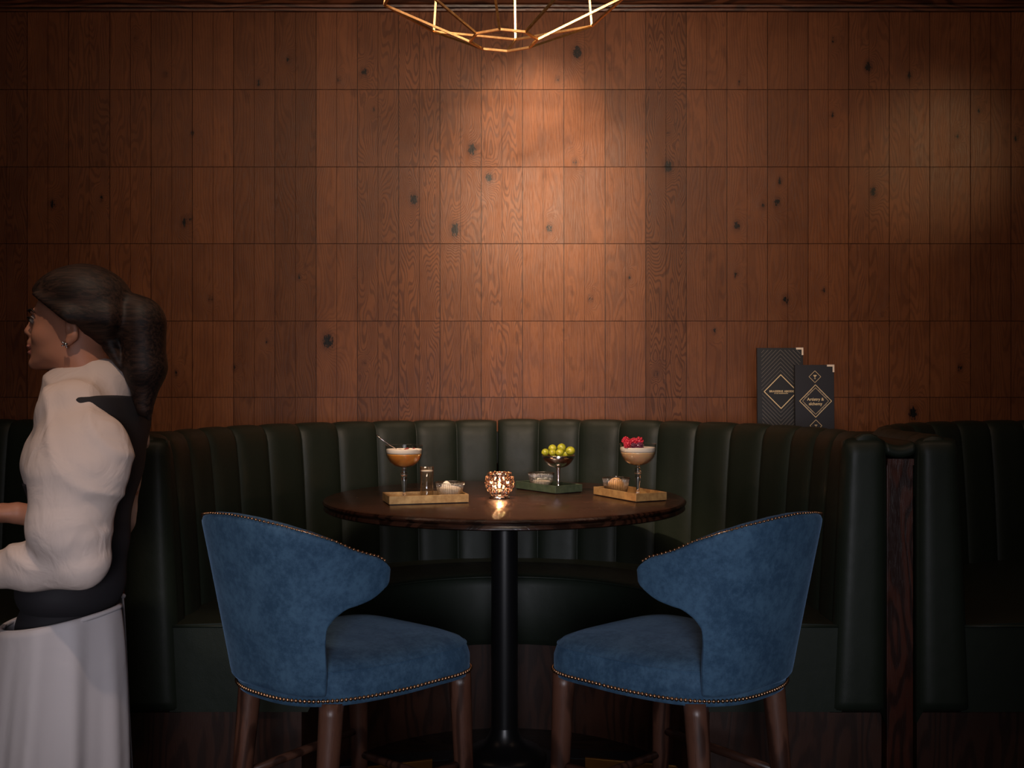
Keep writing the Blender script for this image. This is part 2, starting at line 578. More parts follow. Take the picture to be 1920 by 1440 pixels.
A1, B1 = fl(1097, 1421), fl(1300, 1438.5)
A2, B2 = fl(811, 1424), fl(660, 1441)
slab('trim_2', [A1, B1, (B1[0] + .35, B1[1] - .5), (A1[0] - .03, A1[1] - .5)], 0, .002, M_ochre)
slab('trim_3', [A2, B2, (B2[0] - .35, B2[1] - .5), (A2[0] + .03, A2[1] - .5)], 0, .002, M_ochre)
slab('trim_4', [A1, B1, (B1[0], B1[1] - .012), (A1[0], A1[1] - .012)], .002, .004, M_rim)
slab('trim_5', [A2, B2, (B2[0], B2[1] - .012), (A2[0], A2[1] - .012)], .002, .004, M_rim)
slab('trim_6', [(A1[0] - .1, A1[1] + .10), (B1[0] + .1, B1[1] + .10), (B1[0] + .1, B1[1] + .002), (A1[0] - .1, A1[1] + .002)], 0, .0015, M_teal)
slab('trim_7', [(A2[0] + .1, A2[1] + .10), (B2[0] - .1, B2[1] + .10), (B2[0] - .1, B2[1] + .002), (A2[0] + .1, A2[1] + .002)], 0, .0015, M_teal)

# ------------------------------------------------------------ banquettes
CX, CY, YF = -.02, 3.55, 3.30
RO = 1.18
RP = 1.06
SEAM = .175
S0 = -.042
SMAX = RP * PI / 2 + (CY - YF)


def path(s, r):
    """point at arclength s (measured on radius RP from the back centre) and radius r"""
    q = RP * PI / 2
    if s > q: return (r, -(s - q))
    if s < -q: return (-r, -(-s - q))
    a = s / RP
    return (r * math.sin(a), r * math.cos(a))


def backrest(s0, s1, dz=0.0):
    seams = []
    n0 = math.floor((s0 - S0) / SEAM + .5)
    n = int(round((s1 - S0) / SEAM)) if False else None
    pr = [(1.028, .56, 1), (1.032, .66, 1), (1.038, .78, 1), (1.046, .90, 1), (1.053, 1.0, 1), (1.060, 1.07, 1), (1.066, 1.126, .95), (1.074, 1.160, .8),
          (1.088, 1.183, .6), (1.106, 1.192, .45), (1.128, 1.194, .35), (1.150, 1.187, .3), (1.168, 1.168, .2), (1.176, 1.12, 0), (1.178, 1.0, 0), (1.178, .30, 0)]
    ss = []
    s = s0
    k = math.ceil((s0 - S0) / SEAM - 1e-6)
    marks = [s0] + [S0 + SEAM * i for i in range(k, 400) if s0 + 1e-4 < S0 + SEAM * i < s1 - 1e-4] + [s1]
    us = [0, .015, .04, .08, .14, .24, .38, .5, .62, .76, .86, .92, .96, .985]
    for a, b in zip(marks, marks[1:]):
        for u in us: ss.append((a + (b - a) * u, u, (b - a) / SEAM))
    ss.append((s1, 0, 1))
    bm = bmesh.new(); cols = []
    for s, u, wd in ss:
        bul = (1 - abs(2 * u - 1) ** 4.5)
        col = []
        for r, z, f in pr:
            nr = r + .008 * f - .018 * f * bul * wd ** .5
            nz = z + dz * (1 if z > .9 else 0) - (.007 * (1 - bul) if z > 1.15 else 0)
            x, y = path(s, nr)
            col.append(bm.verts.new((x, CY + y, nz)))
        cols.append(col)
    for a, b in zip(cols, cols[1:]):
        for i in range(len(pr) - 1): bm.faces.new((a[i], b[i], b[i + 1], a[i + 1]))
    bm.faces.new(cols[0]); bm.faces.new(cols[-1][::-1])
    return bm


def seat_profile(bm, prof, s0, s1, n, close=True, r_seat=.62, pillow=None):
    cols = []
    for i in range(n + 1):
        s = s0 + (s1 - s0) * i / n
        cols.append([bm.verts.new((path(s, r)[0], CY + path(s, r)[1], z)) for r, z in prof])
    for a, b in zip(cols, cols[1:]):
        for i in range(len(prof)):
            j = (i + 1) % len(prof)
            if j == 0 and not close: continue
            bm.faces.new((a[i], b[i], b[j], a[j]))
    bm.faces.new(cols[0]); bm.faces.new(cols[-1][::-1])


def end_pad(sgn):
    """upholstered end of the back, facing the room"""
    bm = bmesh.new()
    n, mz = 16, 40
    grid = []
    for j in range(mz + 1):
        t = j / mz
        z = .33 + (1.172 - .33) * t
        inner = 1.008 + .040 * t; outer = 1.178
        row = []
        for i in range(n + 1):
            u = i / n
            x = inner + (outer - inner) * u
            e = (1 - abs(2 * u - 1) ** 5)
            top = 1 - max(0, (t - .965) / .035) ** 2.5
            bot = 1 - max(0, (.03 - t) / .03) ** 2
            y = YF + .012 - .032 * e * top * bot - .0
            zz = z + (.012 * e if t > .97 else 0)
            row.append(bm.verts.new((sgn * x, y, zz)))
        grid.append(row)
    for a, b in zip(grid, grid[1:]):
        for i in range(n): bm.faces.new((a[i], a[i + 1], b[i + 1], b[i]))
    # sides and back
    Lb = [bm.verts.new((v.co.x, YF + .03, v.co.z)) for v in [g[0] for g in grid]]
    Rb = [bm.verts.new((v.co.x, YF + .03, v.co.z)) for v in [g[-1] for g in grid]]
    for j in range(mz):
        bm.faces.new((grid[j][0], grid[j + 1][0], Lb[j + 1], Lb[j]))
        bm.faces.new((grid[j + 1][-1], grid[j][-1], Rb[j], Rb[j + 1]))
    bm.faces.new((*grid[-1], Rb[-1], Lb[-1])); bm.faces.new((*grid[0][::-1], Lb[0], Rb[0]))
    return bm


ban = thing('banquette', 'curved dark green channelled leather banquette wrapping around the round table', 'banquette', (CX, 0, 0), 0, 'curved green leather banquettes')
obj('backrest', backrest(-SMAX, S0 - .004), M_leather, ban)
obj('backrest', backrest(S0 + .004, SMAX, .004), M_leather, ban)
bm = bmesh.new()
seat_profile(bm, [(.612, .335), (.600, .36), (.597, .45), (.600, .56), (.606, .588), (.622, .602), (.66, .610), (.85, .612), (1.035, .604), (1.04, .335)], -SMAX, SMAX, 90)
so = obj('seat_cushion', bm, M_leather, ban, angle=60)
bm = bmesh.new()
for z, r in ((.598, .607),):
    add_tube(bm, [(path(s, r)[0], CY + path(s, r)[1], z) for s in [-SMAX + 2 * SMAX * i / 90 for i in range(91)]], .0045, 6)
for sg in (-1, 1):
    add_tube(bm, [(sg * x, YF + .001, .600) for x in (.61, .75, .9, 1.03)], .0045, 6)
obj('piping', bm, M_leather, so)
for sg in (-1, 1): obj('end_pad', end_pad(sg), M_leather, ban)
bm = bmesh.new()
seat_profile(bm, [(.635, 0), (.635, .334), (1.17, .334), (1.17, 0)], -SMAX + .02, SMAX - .02, 60)
obj('plinth', bm, M_plinth, ban, angle=40)
DX = 2.45
bL = copy_thing(ban); bL.location.x -= DX
bL['label'] = 'dark green leather banquette at the left picture edge behind the waitress'
bR = copy_thing(ban); bR.location.x += DX
bR['label'] = 'dark green leather banquette cut off by the right picture edge beyond the wooden post'

# wooden posts between neighbouring banquettes, with leather caps
for c, lab in ((CX + DX / 2, 'red-brown oak post with leather cap between the two banquettes right of the table'),
               (CX - DX / 2, 'red-brown oak post with leather cap right behind the waitress')):
    t = thing('divider_post', lab, 'post', (c, 0, 0), 0, 'posts between the banquettes')
    bevel(obj('panel', box((-.041, YF + .012, 0), (.041, YF + .3, 1.118)), M_post, t, smooth=False), .002)
    obj('collar', box((-.041, YF + .006, 1.098), (.041, YF + .012, 1.118)), M_post, t, smooth=False)
    bm = bmesh.new(); cols = []
    for i in range(13):
        u = i / 12 * 2 - 1
        x = u * .0435
        zt = 1.160 + .012 * u * u
        cols.append([bm.verts.new((x, YF + y, zt - d)) for y, d in ((.012, .040), (.004, .034), (.002, .020), (.012, .004), (.04, .0), (.34, .0), (.34, .04))])
    for a, b in zip(cols, cols[1:]):
        for i in range(7):
            j = (i + 1) % 7; bm.faces.new((a[i], b[i], b[j], a[j]))
    bm.faces.new(cols[0]); bm.faces.new(cols[-1][::-1])
    obj('leather_cap', bm, M_leather, t)

# ledge that fills the corners behind the curved backs
bm = bmesh.new(); prev = None
cs = [CX - DX, CX, CX + DX]
for i in range(241):
    x = -3.75 + 7.5 * i / 240
    yf = YF + .36
    for c in cs:
        if abs(x - c) < RO + .006: yf = max(yf, CY + math.sqrt((RO + .006) ** 2 - (x - c) ** 2))
    yf = min(yf, YW - .02)
    cur = [bm.verts.new((x, yf, 1.0)), bm.verts.new((x, yf, 1.135)), bm.verts.new((x, YW - .006, 1.135)), bm.verts.new((x, YW - .006, 1.0))]
    if prev:
        for k in range(4):
            j = (k + 1) % 4; bm.faces.new((prev[k], cur[k], cur[j], prev[j]))
    else: bm.faces.new(cur[::-1])
    prev = cur
bm.faces.new(prev)
finish(obj('trim_8', bm, M_leather, smooth=False), 'structure')

# ------------------------------------------------------------ pedestal table
TX, TY, TZ = -.0265, 3.79, .95
tab = thing('pedestal_table', 'round dark walnut pedestal table standing inside the curved banquette', 'table', (TX, TY, 0))
R = .638
obj('tabletop', lathe([(0, TZ), (R - .012, TZ), (R - .004, TZ - .003), (R, TZ - .009), (R - .002, TZ - .014), (R - .010, TZ - .018), (R - .006, TZ - .022), (R - .004, TZ - .032), (R - .010, TZ - .036), (0, TZ - .036)], 160), M_table, tab, angle=35)
bm = bmesh.new()
w = .355
pts = [(-w, -w + .08), (-w + .08, -w), (w - .08, -w), (w, -w + .08), (w, w - .08), (w - .08, w), (-w + .08, w), (-w, w - .08)]
lo = [bm.verts.new((x * .9, y * .9, TZ - .060)) for x, y in pts]; hi = [bm.verts.new((x, y, TZ - .036)) for x, y in pts]
bm.faces.new(lo[::-1]); bm.faces.new(hi)
for i in range(8): bm.faces.new((lo[i], lo[(i + 1) % 8], hi[(i + 1) % 8], hi[i]))
obj('under_panel', bm, M_table, tab, smooth=False)
obj('column', lathe([(.0475, .10), (.0475, TZ - .060)], 40), M_black, tab)
obj('base', lathe([(.0475, .135), (.053, .115), (.062, .095), (.080, .075), (.115, .060), (.140, .045), (.150, .028), (.150, .016), (.195, .014), (.200, .008), (.200, 0), (0, 0)], 64), M_black, tab, angle=50)

# ------------------------------------------------------------ chairs
YB = -.10


def plan(theta, z):
    """outer plan curve of the chair back: theta from the rear centre, degrees"""
    h = min(max((z - .6) / .44, 0), 1)
    Wd = .224 + .054 * h ** .8; D = .196 + .088 * h ** 1.1
    a = math.radians(theta); n = 2 / 2.65
    return (Wd * math.copysign(abs(math.sin(a)) ** n, a), YB - D * (max(math.cos(a), 0) ** n))


ZT = [(0, 1.042), (12, 1.038), (30, 1.026), (45, 1.010), (60, .988), (70, .966), (78, .952), (84, .942), (88, .926), (90, .903)]
ZB = [(0, 0, .608), (.30, 42, .608), (.40, 50, .610), (.47, 51, .67), (.54, 50.5, .735), (.62, 52, .778), (.70, 58, .804), (.79, 66, .824), (.86, 73, .829), (.92, 80, .837), (.97, 86, .853), (1.0, 90, .880)]


def lerp_tab(t, x):
    for a, b in zip(t, t[1:]):
        if x <= b[0]:
            f = (x - a[0]) / (b[0] - a[0])
            return [p + (q - p) * f for p, q in zip(a[1:], b[1:])]
    return list(t[-1][1:])


def shell():
    bm = bmesh.new(); cols = []
    nc, nr = 80, 16
    for i in range(nc + 1):
        c = i / nc * 2 - 1
        sg = 1 if c >= 0 else -1
        tb, zb = lerp_tab(ZB, abs(c))
        tt = 90 * abs(c) ** 1.05
        zt = lerp_tab(ZT, tt)[0]
        col = []
        for j in range(nr + 1):
            r = j / nr
            th = tb + (tt - tb) * r ** .8; z = zb + (zt - zb) * r
            x, y = plan(sg * th, z)
            col.append(bm.verts.new((x, y, z)))
        cols.append(col)
    for a, b in zip(cols, cols[1:]):
        for j in range(nr): bm.faces.new((a[j], b[j], b[j + 1], a[j + 1]))
    return bm


def seat_outline(n=88, g=0.0):
    pts = []
    # rear follows the back, front is wider with round corners
    for i in range(n):
        a = 2 * PI * i / n
        ca, sa = math.cos(a), math.sin(a)
        if sa < 0: wd, d, e = .222, .290, 2.6
        else: wd, d, e = .250, .245, 4.6
        wd = .226 + (.250 - .226) * (.5 + .5 * math.tanh(sa * 4))
        x = (wd - g) * math.copysign(abs(ca) ** (2 / e), ca); y = (d - g) * math.copysign(abs(sa) ** (2 / e), sa)
        pts.append((x, y))
    return pts


def make_chair(label):
    t = thing('dining_chair', label, 'chair', (0, 0, 0), 0, 'blue velvet chairs at the round table')
    o = obj('backrest', shell(), M_blue, t)
    m = o.modifiers.new('t', 'SOLIDIFY'); m.thickness = .036; m.offset = -1
    subsurf(o, 1)
    # nailheads along the top edge of the back
    bm = bmesh.new()
    last = None; cc = -.97; strip = []
    while cc < .97:
        tt = 90 * abs(cc) ** 1.05; z = lerp_tab(ZT, tt)[0]
        x, y = plan(math.copysign(tt, cc), z)
        p = Vector((x * .985, y * .99, z + .001))
        if last is None or (p - last).length > .0115:
            add_ball(bm, p, .0034, 1); last = p; strip.append(p)
        cc += .002
    add_tube(bm, strip, .0012, 5)
    obj('nailhead_trim', bm, M_nail, o)
    # seat
    bm = bmesh.new()
    lv = [(.0, .588), (.0, .594), (-.004, .600), (-.004, .64), (.0, .655), (.004, .668), (.014, .680), (.04, .691), (.09, .698), (.16, .702)]
    rings = []
    for g, z in lv:
        rings.append([bm.verts.new((x, y, z)) for x, y in seat_outline(88, g)])
    rings[0:1] = rings[0:1]
    for a, b in zip(rings, rings[1:]):
        for i in range(88): bm.faces.new((a[i], a[(i + 1) % 88], b[(i + 1) % 88], b[i]))
    bm.faces.new(rings[0][::-1]); bm.faces.new(rings[-1])
    so = obj('seat', bm, M_blue, t)
    bm = bmesh.new()
    add_tube(bm, [(x, y, .669) for x, y in seat_outline(88, .0035)] + [(*seat_outline(88, .0035)[0], .669)], .0018, 6, cap=False)
    obj('seam', bm, M_blue, so)
    bm = bmesh.new(); pts = seat_outline(6000, -.0065); last = None; strip = []
    for x, y in pts:
        p = Vector((x, y, .603))
        if last is None or (p - last).length > .0108:
            add_ball(bm, p, .0049, 2); last = p; strip.append(p)
    add_tube(bm, strip + [strip[0]], .0014, 5)
    obj('nailhead_trim', bm, M_nail, so)
    legs = {}
    for nm, (x, y), (fx, fy) in (('fl', (-.205, .19), (-.215, .215)), ('fr', (.205, .19), (.215, .215)), ('rl', (-.162, -.205), (-.175, -.26)), ('rr', (.162, -.205), (.175, -.26))):
        legs[nm] = (Vector((x, y, .592)), Vector((fx, fy, 0)))
        p = legs[nm]
        obj('leg', tube([p[0], p[0].lerp(p[1], .05), p[0].lerp(p[1], .5), p[1]], [.030, .0295, .0245, .017], 20), M_leg, t)
    def at(nm, z):
        a, b = legs[nm]; return a.lerp(b, (.592 - z) / .592)
    for a, b, z in (('fl', 'rl', .35), ('fr', 'rr', .35), ('fl', 'fr', .28), ('rl', 'rr', .25)):
        p, q = at(a, z), at(b, z)
        obj('stretcher', tube([p, p.lerp(q, .5), q], [.0105, .0125, .0105], 12), M_leg, t)
    return t


ch = make_chair('blue velvet dining chair at the right front of the table, facing away to the left')
ch.location = (.416, 2.80, 0); ch.rotation_euler.z = math.radians(43)
c2 = copy_thing(ch)
c2['label'] = 'blue velvet dining chair at the left front of the table, beside the waitress'
c2.location = (-.417, 2.80, 0); c2.rotation_euler.z = math.radians(-41)

# ------------------------------------------------------------ pendant lamp
lx, ly = -.03, 3.79
lamp = thing('pendant_lamp', 'geometric brass wire pendant lamp hanging over the round table', 'lamp', (lx, ly, 0))
r1, r2, z1, z2, z3 = .121, .43, 2.57, 2.712, 2.98
off = math.radians(-5.8)
inn = [Vector((r1 * math.cos(off + k * PI / 4), r1 * math.sin(off + k * PI / 4), z1)) for k in range(8)]
out = [Vector((r2 * math.cos(off + k * PI / 4), r2 * math.sin(off + k * PI / 4), z2)) for k in range(8)]
top = [Vector((r2 * .93 * math.cos(off + k * PI / 4), r2 * .93 * math.sin(off + k * PI / 4), z3)) for k in range(8)]
hub = [Vector((.05 * math.cos(off + k * PI / 4), .05 * math.sin(off + k * PI / 4), 3.10)) for k in range(8)]
bm = bmesh.new()
for k in range(8):
    j = (k + 1) % 8
    for a, b in ((inn[k], inn[j]), (inn[k], out[k]), (out[k], out[j]), (out[k], top[k]), (top[k], top[j]), (top[k], hub[k]), (hub[k], hub[j])):
        add_tube(bm, [a, b], .0055, 4, sq=True)
obj('wire_cage', bm, M_brass, lamp, smooth=False)
obj('rod', tube([(0, 0, 3.04), (0, 0, 3.23)], .008, 12), M_brass, lamp)
obj('canopy', lathe([(0, 3.25), (.06, 3.25), (.055, 3.225), (0, 3.225)], 32), M_brass, lamp)
obj('lamp_holder', lathe([(0, 3.05), (.02, 3.05), (.022, 2.98), (0, 2.98)], 24), M_brass, lamp)
M_bulb = mat('bulb_glow', (1, .8, .6), .4)
M_bulb.node_tree.nodes['Principled BSDF'].inputs['Emission Color'].default_value = (1, .62, .32, 1)
M_bulb.node_tree.nodes['Principled BSDF'].inputs['Emission Strength'].default_value = 25.
bm = bmesh.new(); add_ball(bm, (0, 0, 2.945), .035, 3)
obj('bulb', bm, M_bulb, lamp)


# ------------------------------------------------------------ menus
def text_mesh(s, size, spacing=1.0, bold=0.0):
    cu = bpy.data.curves.new('t', 'FONT'); cu.body = s; cu.size = size; cu.align_x = 'CENTER'; cu.align_y = 'CENTER'
    cu.space_character = spacing; cu.offset = bold; cu.extrude = .0002; cu.resolution_u = 3
    o = bpy.data.objects.new('t', cu); C.objects.link(o)
    dg = bpy.context.evaluated_depsgraph_get()
    me = bpy.data.meshes.new_from_object(o.evaluated_get(dg))
    bpy.data.objects.remove(o); bpy.data.curves.remove(cu)
    return me


def strokes(bm, pts, w, closed=False, y=-.0004):
    """flat line of width w through points (x, z) on the cover"""
    n = len(pts)
    segs = [(pts[i], pts[(i + 1) % n]) for i in range(n if closed else n - 1)]
    for a, b in segs:
        a = Vector(a); b = Vector(b); d = (b - a).normalized(); nn = Vector((-d.y, d.x)) * w / 2
        a = a - d * w * .3; b = b + d * w * .3
        q = [a - nn, b - nn, b + nn, a + nn]
        lo = [bm.verts.new((p.x, 0, p.y)) for p in q]; hi = [bm.verts.new((p.x, y, p.y)) for p in q]
        bm.faces.new(hi)
        for i in range(4): bm.faces.new((lo[i], lo[(i + 1) % 4], hi[(i + 1) % 4], hi[i]))


def menu(label, pxl, pxr, pyt, Y, zb, m, lean):
    """pxl..pxr left and right edges, pyt top edge"""
    x0, x1 = (pxl - 960) * Y / F, (pxr - 960) * Y / F
    zt = H - (pyt - 720) * Y / F
    t = thing('menu_book', label, 'menu', ((x0 + x1) / 2, Y, zb), 0, 'menu books standing behind the banquette')
    t.rotation_euler.x = -lean
    w = x1 - x0; h = (zt - zb) / math.cos(lean)
    bevel(obj('cover', box((-w / 2, 0, 0), (w / 2, .003, h)), m, t, smooth=False), .001)
    obj('back_cover', box((-w / 2, .013, 0), (w / 2, .016, h)), m, t, smooth=False)
    obj('spine', box((-w / 2 - .003, 0, 0), (-w / 2, .016, h)), m, t, smooth=False)
    obj('pages', box((-w / 2, .003, .003), (w / 2 - .004, .013, h - .003)), M_page, t, smooth=False)
    bm = bmesh.new()
    add_box(bm, (w / 2 - .029, -.001, h - .007), (w / 2 + .001, .017, h + .001))
    add_box(bm, (w / 2 - .006, -.001, h - .030), (w / 2 + .001, .017, h - .007))
    obj('corner_cap', bm, M_cap, t, smooth=False)
    return t, w, h


def decal(name, me, m, parent, x, z, rot=0.0):
    o = obj(name, me, m, parent, smooth=False)
    o.location = (x, -.0003, z); o.rotation_euler = (PI / 2, 0, 0)
    if rot:
        o.rotation_euler = (Matrix.Rotation(-rot, 3, 'Y') @ Matrix.Rotation(PI / 2, 3, 'X')).to_euler()
    return o


YM1 = 4.42
u1 = YM1 / F / 9.0
t, w, h = menu('taller dark menu book with chevron lines, half hidden behind the shorter one', 1422, 1507, 652, YM1, 1.1355, M_coverb, 0.03)
def c1(zx, zy): return ((zx - 398) * u1, h - (zy - 112) * u1)
bm = bmesh.new()
for k in range(1, 13):
    ay = 565 - 70 * k * 1.0
    for sg, lim in ((-1, 75), (1, 733)):
        x0, y0 = 398., ay; x1_ = lim; y1_ = ay + abs(x1_ - 398) * 1.03
        if y0 < 148: x0 = 398 + sg * (148 - y0) / 1.03; y0 = 148
        if (x0 - x1_) * sg < 0 and y1_ > 148: strokes(bm, [c1(x0, y0), c1(x1_, y1_)], .0013)
hb = 112 + h / u1
for k in range(1, 16):
    ay = 1140 + 68 * k
    for sg, lim in ((-1, 85), (1, 733)):
        x0, y0 = 398., ay; x1_ = lim; y1_ = ay - abs(x1_ - 398) * 1.03
        if y0 > hb - 40: x0 = 398 + sg * (y0 - (hb - 40)) / 1.03; y0 = hb - 40
        if (x0 - x1_) * sg < 0: strokes(bm, [c1(x0, y0), c1(x1_, y1_)], .0013)
obj('chevron_lines', bm, M_foild, t, smooth=False)
bm = bmesh.new()
strokes(bm, [c1(118, 852), c1(400, 567), c1(682, 852), c1(402, 1138)], .0034, True)
obj('diamond_emblem', bm, M_foil, t, smooth=False)
x, z = c1(412, 849)
decal('lettering', text_mesh('BRASSERIE ABODE', .0112, 1.12, .0003), M_foil, t, x, z)
bm = bmesh.new()
for k in range(27):
    if k in (3, 8): continue
    zx = 292 + k * 8.6
    strokes(bm, [c1(zx, 876), c1(zx, 889)], .0012)
obj('small_print', bm, M_foil, t, smooth=False)

YM2 = 4.36
u2 = YM2 / F / 9.0
t, w, h = menu('shorter navy menu book lettered Artistry & alchemy, standing in front', 1493, 1565, 684, YM2, 1.1355, M_cover, 0.03)
def c2_(zx, zy): return ((zx - 975) * u2, h - (zy - 402) * u2)
bm = bmesh.new()
def dia(cx, cy, a, wd, b=None):
    b = b or a
    strokes(bm, [c2_(cx - a, cy), c2_(cx, cy - b), c2_(cx + a, cy), c2_(cx, cy + b)], wd, True)
dia(974, 603, 100, .0016); dia(982, 1014, 270, .0026, 274); dia(982, 1014, 220, .0013, 224); dia(985, 1430, 100, .0016)
obj('diamond_emblem', bm, M_foil, t, smooth=False)
bm = bmesh.new()
strokes(bm, [c2_(952, 578), c2_(974, 606), c2_(998, 578)], .0030); strokes(bm, [c2_(954, 580), c2_(996, 580)], .0036)
strokes(bm, [c2_(974, 604), c2_(974, 634)], .0018); strokes(bm, [c2_(962, 636), c2_(986, 636)], .0016)
obj('glass_emblem', bm, M_foil, t, smooth=False)
bm = bmesh.new()
strokes(bm, [c2_(966, 1420), c2_(1004, 1420)], .0026); strokes(bm, [c2_(985, 1420), c2_(985, 1450)], .0018); strokes(bm, [c2_(972, 1452), c2_(998, 1452)], .0016)
obj('glass_emblem', bm, M_foil, t, smooth=False)
x, z = c2_(980, 986)
decal('lettering', text_mesh('Artistry &', .0168, 1.0, .0003), M_foil, t, x, z)
x, z = c2_(980, 1062)
decal('lettering', text_mesh('alchemy', .0168, 1.0, .0003), M_foil, t, x, z)
for sx, sy in ((-1, -1), (1, -1), (1, 1), (-1, 1)):
    bm = bmesh.new()
    for k in range(24):
        f = .22 + .56 * k / 23
        if k in (7, 13, 14): continue
        q = 245
        cx_, cy_ = 982 + sx * q * (1 - f), 1014 + sy * q * f * 1.01
        e = 13
        strokes(bm, [c2_(cx_ - sx * e * .7, cy_ - sy * e * .7), c2_(cx_ + sx * e * .7, cy_ + sy * e * .7)], .0011)
    obj('small_print', bm, M_foild, t, smooth=False)

# ------------------------------------------------------------ trays and what stands on them
TF = .962  # tray floor height


def tray(label, corner, u, L, D, m, flip=1):
    ang = math.atan2(u[1], u[0])
    t = thing('serving_tray', label, 'tray', (corner[0], corner[1], TZ), ang, 'serving trays on the round table')
    bm = bmesh.new()
    hh, th = .030, .005
    D_ = D * flip
    f0 = TF - TZ - .0006
    def ring(g, z): return [bm.verts.new((x, y, z)) for x, y in ((g, g * flip), (L - g, g * flip), (L - g, D_ - g * flip), (g, D_ - g * flip))]
    rr = [ring(0, .003), ring(0, hh), ring(th, hh), ring(th, f0)]
    for a, b in zip(rr, rr[1:]):
        for q in range(4): bm.faces.new((a[q], a[(q + 1) % 4], b[(q + 1) % 4], b[q]))
    bm.faces.new(rr[0][::-1]); bm.faces.new(rr[-1])
    def bx(a, b):
        add_box(bm, (min(a[0], b[0]), min(a[1], b[1]), a[2]), (max(a[0], b[0]), max(a[1], b[1]), b[2]))
    o = bevel(obj('tray_body', bm, m, t, smooth=False), .0008, 1)
    bm = bmesh.new()
    bx((.004, .004 * flip, 0), (L - .004, D_ - .004 * flip, .003))
    obj('felt_base', bm, M_black, t, smooth=False)
    u = Vector((math.cos(ang), math.sin(ang))); v = Vector((-u.y, u.x)) * flip
    return lambda a, b: Vector((corner[0] + u.x * a + v.x * b, corner[1] + u.y * a + v.y * b, TF))


t1 = tray('gold leaf tray on the left, carrying the orange cocktail, shot glass and bowl', (-.405, 3.512), (.262, .074), .27, .14, M_gold)
t2 = tray('dark green lacquer tray behind, carrying the olive cup', (.158, 3.865), (-.58, .814), .25, .125, M_green, -1)
t3 = tray('copper-gold tray on the right, carrying the raspberry cocktail', (.418, 3.596), (-.444, .896), .28, .125, M_gold, -1)


def coupe(label, loc, mdrink, foam_top):
    t = thing('cocktail_glass', label, 'glass', loc, 0, 'cocktails in coupe glasses')
    e = [(.004, .106), (.018, .107), (.034, .112), (.047, .122), (.056, .134), (.0615, .148), (.0635, .162), (.0635, .178), (.0645, .181)]
    inner = [(r - .0016, z + .0012) for r, z in e[:-1]] + [(.0625, .181)]
    obj('bowl', lathe([(0, .106)] + e + inner[::-1] + [(0, .1085)], 64), M_glass, t)
    obj('stem', lathe([(0, .107), (.009, .106), (.0062, .101), (.0068, .098), (.010, .094), (.007, .090), (.0125, .084), (.0125, .080), (.0075, .074), (.010, .068), (.0098, .060), (.0075, .040), (.0052, .020), (.0056, .010), (.010, .006), (0, .006)], 32), M_stem, t)
    obj('foot', lathe([(0, .006), (.010, .006), (.024, .0035), (.034, .0018), (.034, .0004), (0, .0004)], 48), M_glass, t)
    drink = [(0, .1095)] + [(r - .003, z + .002) for r, z in e[1:6] if z < .148]
    top_r = .0585
    drink += [(top_r - .0005, .1475), (top_r + .0004, .152), (0, .152)]
    obj('drink', lathe(drink, 64), mdrink, t)
    fp = [(0, .1522), (.0590, .1522), (.0605, .156), (.0610, foam_top - .003), (.0600, foam_top), (.05, foam_top + .0006), (0, foam_top + .0002)]
    obj('foam', lathe(fp, 64), M_foam, t)
    return t


pL = t1(.070, .074)
pL = Vector((-.3655, 3.615, TF))
coupe('coupe glass of orange cocktail with white foam, holding a metal spoon', pL, M_orange, .1675)
pR = Vector((.4370, 3.704, TF))
coupe('coupe glass of peach cocktail topped with raspberries', pR, M_peach, .1685)

# spoon resting in the orange cocktail
sp = thing('cocktail_spoon', 'thin silvery spoon leaning in the orange cocktail', 'spoon')
Yp = pL.y
a = W(744, 842, Yp); b = W(730, 834, Yp - .01); c = W(716, 824, Yp - .012); d = W(705, 815.5, Yp - .012)
obj('handle', tube([a, b, c, d], [.0014, .0013, .0014, .0019], 8), M_steel, sp)
bm = bmesh.new(); add_ball(bm, a + Vector((.010, .004, -.002)), .011, 3, (1, .7, .28))
obj('bowl', bm, M_steel, sp)
# dried petals floating on the foam
rp = random.Random(5)
for k in range(6):
    bm = bmesh.new()
    th = rp.uniform(0, 6.28)
    pos = Vector((pL.x + .008 + .033 * rp.random(), pL.y - .045 + .065 * rp.random(), TF + .1697))
    add_ball(bm, (0, 0, 0), .0065, 2, (1, .55, .25))
    o = obj('dried_petal', bm, M_petal)
    o.location = pos; o.rotation_euler = (rp.uniform(-.2, .2), rp.uniform(-.2, .2), th)
    finish(o, None, 'dark red dried petal lying on the foam of the orange cocktail', 'petal', 'petals on the orange cocktail')


def raspberry(r, m):
    bm = bmesh.new()
    add_ball(bm, (0, 0, 0), r * .8, 2, (1, 1, 1.1))
    for lv in range(5):
        zz = -.75 + lv * .4
        rr = math.sqrt(max(0, 1 - (zz * .85) ** 2)) * r * .82
        n = max(4, int(rr / r * 10))
        for k in range(n):
            th = 2 * PI * (k + .5 * (lv % 2)) / n
            add_ball(bm, (rr * math.cos(th), rr * math.sin(th), zz * r * .95), r * .28, 1)
    add_ball(bm, (0, 0, r * .95), r * .25, 1)
    return bm


